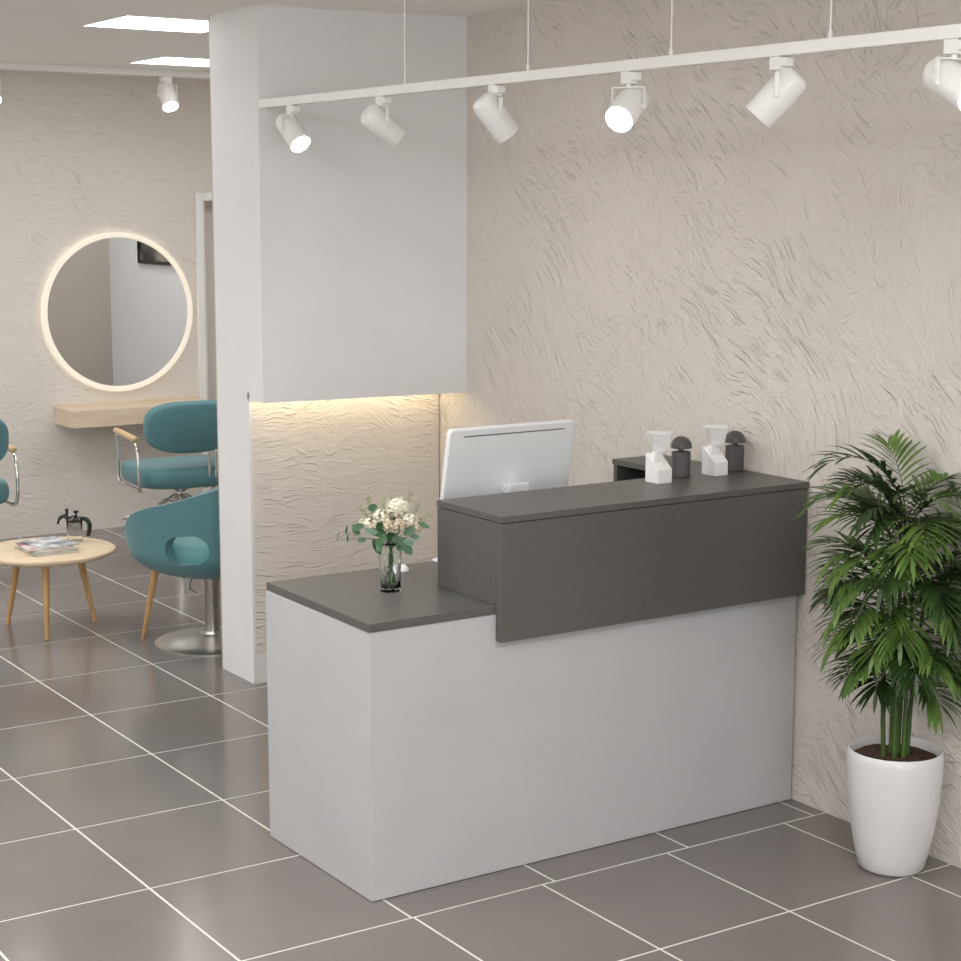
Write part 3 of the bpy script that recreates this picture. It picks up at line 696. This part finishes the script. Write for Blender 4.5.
def pic_nodes():
    b_ = m_pic.node_tree.nodes['Principled BSDF']
    tc = N(m_pic, 'ShaderNodeTexCoord'); n_ = N(m_pic, 'ShaderNodeTexNoise'); n_.inputs['Scale'].default_value = 3.2; n_.inputs['Detail'].default_value = 3
    L(m_pic, tc.outputs['Object'], n_.inputs['Vector'])
    r = N(m_pic, 'ShaderNodeValToRGB'); r.color_ramp.elements[0].position = .42; r.color_ramp.elements[1].position = .62
    r.color_ramp.elements[0].color = rgb(28, 27, 25); r.color_ramp.elements[1].color = rgb(150, 143, 134)
    L(m_pic, n_.outputs['Fac'], r.inputs[0]); L(m_pic, r.outputs[0], b_.inputs['Base Color'])
pic_nodes()
t = thing('framed_picture', 'dark picture in a black frame seen in the round mirror', 'picture', (5.49, 7.90, 1.85))
bm = bmesh.new()
for b6 in ((-0.022, -0.002, -0.36, 0.36, -0.30, -0.275), (-0.022, -0.002, -0.36, 0.36, 0.275, 0.30), (-0.022, -0.002, -0.36, -0.335, -0.275, 0.275), (-0.022, -0.002, 0.335, 0.36, -0.275, 0.275)): add_box(bm, *b6)
obj('frame', bm, m_black, t)
obj('print', bx(-0.010, -0.004, -0.335, 0.335, -0.275, 0.275), m_pic, t)

# ------------------------------------------------------------------ styling chairs
def superpad(w, d, h, p=4.0, bulge=0.012, seg=28, rings=10, cap=0.35):
    """cushion: superellipse outline in xy, rounded edge in z"""
    bm = bmesh.new(); V = []
    prof = []
    for i in range(rings+1):
        a = -PI/2+PI*i/rings
        prof.append((math.cos(a)**cap if abs(math.cos(a)) > 1e-6 else 0, math.sin(a)))
    edge = min(w, d)
    for (cr, sz) in prof:
        inset = (1-cr)*h*0.55
        ring = []
        if cr == 0: inset = h*0.55
        for j in range(seg*2):
            a = 2*PI*j/(seg*2); c_, s_ = math.cos(a), math.sin(a)
            x = (w/2-inset)*math.copysign(abs(c_)**(2/p), c_); y = (d/2-inset)*math.copysign(abs(s_)**(2/p), s_)
            ring.append(bm.verts.new((x, y, h/2*sz)))
        V.append(ring)
    m2 = seg*2
    for A, B in zip(V, V[1:]):
        for j in range(m2): bm.faces.new((A[j], A[(j+1) % m2], B[(j+1) % m2], B[j]))
    # domed caps: concentric rings
    for ring, sg in ((V[0], -1), (V[-1], 1)):
        prev = ring
        for f in (0.75, 0.5, 0.25):
            cur = [bm.verts.new((v.co.x*f, v.co.y*f, v.co.z+sg*bulge*(1-f*f))) for v in ring]
            for j in range(m2): bm.faces.new((prev[j], prev[(j+1) % m2], cur[(j+1) % m2], cur[j]))
            prev = cur
        c = bm.verts.new((0, 0, ring[0].co.z+sg*bulge))
        for j in range(m2): bm.faces.new((prev[j], prev[(j+1) % m2], c))
    return bm
def styling_chair(loc, rz, label):
    """local +y is the way the sitter faces"""
    t = thing('styling_chair', label, 'salon chair', loc, rz, 'teal styling chairs by the mirrors')
    bm = superpad(0.58, 0.54, 0.115, 4.0)
    for v in bm.verts: v.co.z += 0.512 + 0.03*(v.co.x/0.29)**2*0.3; v.co.y += 0.03
    obj('seat', bm, m_teal, t, smooth='all')
    bm = superpad(0.53, 0.29, 0.075, 2.9)
    Mb = Matrix.Translation((0, -0.245, 0.80)) @ Matrix.Rotation(math.radians(98), 4, 'X')
    for v in bm.verts:
        c = v.co.copy(); c.z -= 0.055*(c.x/0.28)**2       # wraps forward at the sides
        v.co = Mb @ c
    obj('backrest', bm, m_teal, t, smooth='all')
    for sx in (-1, 1):
        x = sx*0.297
        loop = [(x*0.96, -0.18, 0.452), (x, -0.20, 0.47), (x*1.02, -0.207, 0.54), (x*1.02, -0.20, 0.64), (x*1.02, -0.175, 0.700), (x*1.02, -0.13, 0.724), (x*1.02, 0.05, 0.732), (x*1.02, 0.155, 0.736),
                (x*1.02, 0.175, 0.722), (x*1.02, 0.178, 0.65), (x*1.02, 0.178, 0.50), (x, 0.165, 0.462), (x*0.96, 0.14, 0.452), (x*0.95, 0.0, 0.450)]
        obj('arm_frame', tube(smooth_path(loop+[loop[0]], 4)[:-1], 0.0095, 10, closed=True), m_chrome, t, smooth='all')
        bm = tube([(x*1.02, -0.165, 0.735), (x*1.02, -0.155, 0.738), (x*1.02, 0.19, 0.752), (x*1.02, 0.205, 0.752)], [0.013, 0.021, 0.020, 0.012], 16)
        for v in bm.verts: v.co.z = 0.744+(v.co.z-0.744)*0.8
        obj('armrest', bm, m_wood_arm, t, smooth=True, angle=60)
    bm = bmesh.new()      # back support struts
    for sx in (0.09, 0.13): add_tube(bm, smooth_path([(sx, -0.10, 0.452), (sx, -0.20, 0.46), (sx, -0.232, 0.52), (sx, -0.238, 0.68)]), 0.009, 8)
    obj('back_support', bm, m_chrome, t, smooth='all')
    bm = lathe([(0.022, 0.30), (0.024, 0.41), (0.06, 0.43), (0.11, 0.445), (0.11, 0.452)], 32)
    obj('gas_stem', bm, m_chrome, t, smooth=True)
    bm = lathe([(0.040, 0.03), (0.040, 0.27), (0.036, 0.30)], 32)
    add_lathe(bm, [(0.065, 0.352), (0.07, 0.36), (0.07, 0.375), (0.04, 0.395)], 32)
    add_tube(bm, smooth_path([(-0.06, 0.0, 0.37), (-0.11, 0.02, 0.355), (-0.10, 0.05, 0.33), (-0.06, 0.06, 0.32)]), 0.006, 8)
    add_tube(bm, smooth_path([(0.06, 0.0, 0.37), (0.16, 0.03, 0.36), (0.22, 0.03, 0.345)]), 0.006, 8)
    obj('pump_column', bm, m_chrome, t, smooth=True)
    obj('base_disc', lathe([(0.235, 0.0), (0.235, 0.006), (0.22, 0.012), (0.12, 0.026), (0.05, 0.04), (0.045, 0.06)], 64), m_brush, t, smooth=True, angle=25)
    bm = bmesh.new()
    add_tube(bm, smooth_path([(-0.05, 0.05, 0.36), (-0.06, 0.22, 0.30), (-0.06, 0.36, 0.22), (-0.06, 0.46, 0.20)]), 0.010, 10)
    add_tube(bm, smooth_path([(0.05, 0.05, 0.36), (0.06, 0.22, 0.30), (0.06, 0.36, 0.22), (0.06, 0.46, 0.20)]), 0.010, 10)
    add_tube(bm, [(-0.20, 0.46, 0.20), (0.20, 0.46, 0.20)], 0.012, 12)
    obj('footrest', bm, m_chrome, t, smooth='all')
    return t
ch = styling_chair((4.01, 9.15, 0), -0.09, 'teal salon chair with wooden armrest facing the round mirror')
dup(ch, (2.705, 9.15, 0), -0.02, 'teal salon chair cut off by the left edge of the picture')

# ------------------------------------------------------------------ tub chair with side opening
t = thing('tub_chair', 'teal tub chair with oval side opening beside the white pillar', 'tub chair', (3.37, 7.36, 0), math.radians(-65), None)
def tub_shell():
    bm = bmesh.new()
    NA, NV = 96, 30
    rx, ry = 0.352, 0.315
    V = []
    for i in range(NA):
        a = 2*PI*i/NA - PI       # 0 = back (+x), pi = front (-x)
        aa = abs(a)
        fr = max(0.0, (aa-math.radians(118))/math.radians(62))
        k = min(1, fr*2.1); k = k*k*(3-2*k)
        top = 0.81 - 0.22*min(1, aa/math.radians(128))**1.5
        top = top*(1-k) + 0.50*k
        col = []
        for j in range(NV+1):
            v = j/NV
            # profile: bowl then wall
            if v < 0.5:
                u = v/0.5; ph = u*PI/2
                rr = 0.18+0.82*math.sin(ph)**0.9; z = 0.318+0.142*(1-math.cos(ph))
            else:
                u = (v-0.5)/0.5; rr = 1+0.04*u; z = 0.46+(top-0.46)*u
            c_, s_ = math.cos(a), math.sin(a); p = 2.4
            x = rx*rr*math.copysign(abs(c_)**(2/p), c_); y = ry*rr*math.copysign(abs(s_)**(2/p), s_)
            z += 0.05*max(0, -x/rx)**2*(1-min(1, v/0.5))
            col.append(bm.verts.new((x-0.03, y, z)))
        V.append(col)
    for i in range(NA):
        A, B = V[i], V[(i+1) % NA]
        for j in range(NV): bm.faces.new((A[j], B[j], B[j+1], A[j+1]))
    bm.faces.new([V[i][0] for i in range(NA)])
    return bm
sh = obj('seat_shell', tub_shell(), m_teal, None, smooth='all')
md = sh.modifiers.new('s', 'SOLIDIFY'); md.thickness = 0.05; md.offset = -1 ; md.use_even_offset = True
cut = obj('cutter', prism(rrect(0.205, 0.130, 0.062, 10), -0.6, 0.6, Matrix.Translation((0.105, 0, 0.487)) @ Matrix.Rotation(-0.12, 4, 'Y') @ Matrix.Rotation(PI/2, 4, 'X')), m_teal)
md = sh.modifiers.new('b', 'BOOLEAN'); md.operation = 'DIFFERENCE'; md.object = cut; md.solver = 'EXACT'
dg = bpy.context.evaluated_depsgraph_get(); dg.update()
me = bpy.data.meshes.new_from_object(sh.evaluated_get(dg))
sh.modifiers.clear(); sh.data = me; me.name = 'seat_shell'
for p in me.polygons: p.use_smooth = True
me.set_sharp_from_angle(angle=math.radians(50))
md = sh.modifiers.new('bevel', 'BEVEL'); md.width = 0.012; md.segments = 4; md.limit_method = 'ANGLE'; md.angle_limit = math.radians(50)
bpy.data.objects.remove(cut)
sh.parent = t
bm = superpad(0.58, 0.50, 0.12, 3.0, 0.02)
for v in bm.verts: v.co.x -= 0.04; v.co.z += 0.44
obj('seat_cushion', bm, m_teal_lit, t, smooth='all')
obj('pedestal', lathe([(0.034, 0.035), (0.034, 0.28), (0.046, 0.305), (0.046, 0.325)], 32), m_brush, t, smooth=True)
bm = bmesh.new()
add_tube(bm, smooth_path([(0.0, 0.02, 0.300), (-0.06, 0.03, 0.306), (-0.09, -0.02, 0.300), (-0.03, -0.12, 0.275), (0.04, -0.15, 0.255)]), 0.005, 8)
obj('height_lever', bm, m_chrome, t, smooth='all')
obj('base_disc', lathe([(0.268, 0.0), (0.268, 0.006), (0.26, 0.010), (0.17, 0.022), (0.08, 0.036), (0.055, 0.045), (0.05, 0.058)], 72), m_brush, t, smooth=True, angle=25)
def LOC(p):
    return Matrix.Rotation(math.radians(65), 3, 'Z') @ (Vector(p)-Vector((3.37, 7.36, 0)))
obj('wooden_leg', tube([LOC((3.150, 7.47, 0.39)), LOC((3.116, 7.584, 0.0))], [0.019, 0.009], 16), m_wood_leg, t, smooth=True)

# ------------------------------------------------------------------ coffee table and what is on it
tc_ = Vector((2.826, 8.02, 0)); TH = 0.388
t = thing('coffee_table', 'small round pale wood coffee table on three tapered legs', 'coffee table', tc_)
obj('tabletop', lathe([(0.298, TH-0.028), (0.312, TH-0.020), (0.318, TH-0.010), (0.317, TH-0.003), (0.313, TH)], 96), m_wood_top, t, smooth=True, angle=50)
for fx, fy in ((2.735, 7.809), (2.688, 8.221), (3.055, 8.031)):
    f = Vector((fx, fy, 0))-tc_; tp = f*0.68; tp.z = TH-0.027
    obj('leg', tube([f, tp], [0.010, 0.0195], 20), m_wood_leg, t, smooth=True)
# magazines
def paper(name, c1, c2, sc_):
    return noisy(mat(name, c1, 0.35), c2, sc_, detail=2)
pm = [paper('mag_cover_a', rgb(196, 196, 188), rgb(120, 128, 122), 14), paper('mag_cover_b', rgb(225, 222, 216), rgb(170, 160, 152), 12), paper('mag_cover_c', rgb(232, 230, 228), rgb(160, 90, 76), 9), paper('mag_cover_d', rgb(235, 234, 232), rgb(90, 100, 112), 10)]
m_pages = noisy(mat('magazine_pages', rgb(228, 222, 208), 0.8), rgb(190, 184, 170), 200, stretch=(1, 1, 30))
z = TH
mg = [(2.810, 7.99, 0.210, 0.275, 0.012, 0.0, 'thick magazine at the bottom of the pile on the coffee table'),
      (2.810, 7.992, 0.205, 0.262, 0.008, 0.06, 'pale magazine second from the bottom of the coffee table pile'),
      (2.800, 8.005, 0.20, 0.255, 0.006, -0.10, 'magazine with dark patch on its cover, third up in the table pile'),
      (2.833, 8.015, 0.19, 0.245, 0.006, 0.16, 'white magazine on top of the pile on the coffee table')]
for i, (x, y, a, b_, h, r, lab) in enumerate(mg):
    mt = thing('magazine', lab, 'magazine', (x, y, z), r, 'magazines piled on the coffee table')
    obj('pages', bx(-a/2+.002, a/2-.003, -b_/2+.002, b_/2-.002, 0.0008, h-0.0008), m_pages, mt)
    bm = bx(-a/2, a/2, -b_/2, b_/2, 0, 0.0008); add_box(bm, -a/2, a/2, -b_/2, b_/2, h-0.0008, h); add_box(bm, -a/2-0.0008, -a/2, -b_/2, b_/2, 0, h)
    obj('cover', bm, pm[i], mt)
    z += h + 0.0003
# glass coffee pot
t = thing('glass_carafe', 'clear glass coffee maker with black handle and lid on the coffee table', 'coffee maker', (3.005, 8.13, TH), -0.58)
t.scale = (0.88, 0.88, 0.88)
bm = bmesh.new()
rg = add_lathe(bm, [(0.036, 0.001), (0.040, 0.006), (0.042, 0.05), (0.043, 0.11)], 48, cap1=False)
ri = add_lathe(bm, [(0.0405, 0.11), (0.0395, 0.05), (0.038, 0.008)], 48, cap0=False)
for j in range(48): bm.faces.new((rg[-1][j], rg[-1][(j+1) % 48], ri[0][(j+1) % 48], ri[0][j]))
obj('glass_body', bm, m_thin, t, smooth='all')
bm = bmesh.new()
add_lathe(bm, [(0.044, 0.111), (0.046, 0.120), (0.038, 0.132), (0.020, 0.142), (0.006, 0.146)], 40)
obj('lid', bm, m_black, t, smooth=True)
bm = bmesh.new(); add_lathe(bm, [(0.005, 0.144), (0.005, 0.158), (0.012, 0.160), (0.015, 0.166), (0.012, 0.172), (0.004, 0.174)], 24, c=(0.01, 0))
obj('lid_knob', bm, m_black, t, smooth=True)
obj('handle', tube(smooth_path([(0.035, 0, 0.128), (0.065, 0, 0.124), (0.082, 0, 0.098), (0.080, 0, 0.06), (0.074, 0, 0.03)]), [0.012]*8+[0.013]*8+[0.012]*5+[0.011]*4, 12), m_black, t, smooth=True)
obj('spout', tube(smooth_path([(-0.030, 0, 0.126), (-0.055, 0, 0.142), (-0.080, 0, 0.128), (-0.092, 0, 0.098)]), [0.013]*7+[0.010]*6+[0.007]*6, 12), m_black, t, smooth=True)
obj('spout_knob', tube([(-0.040, 0, 0.136), (-0.040, 0, 0.170), (-0.040, 0, 0.182)], [0.007, 0.008, 0.011], 12), m_black, t, smooth=True)
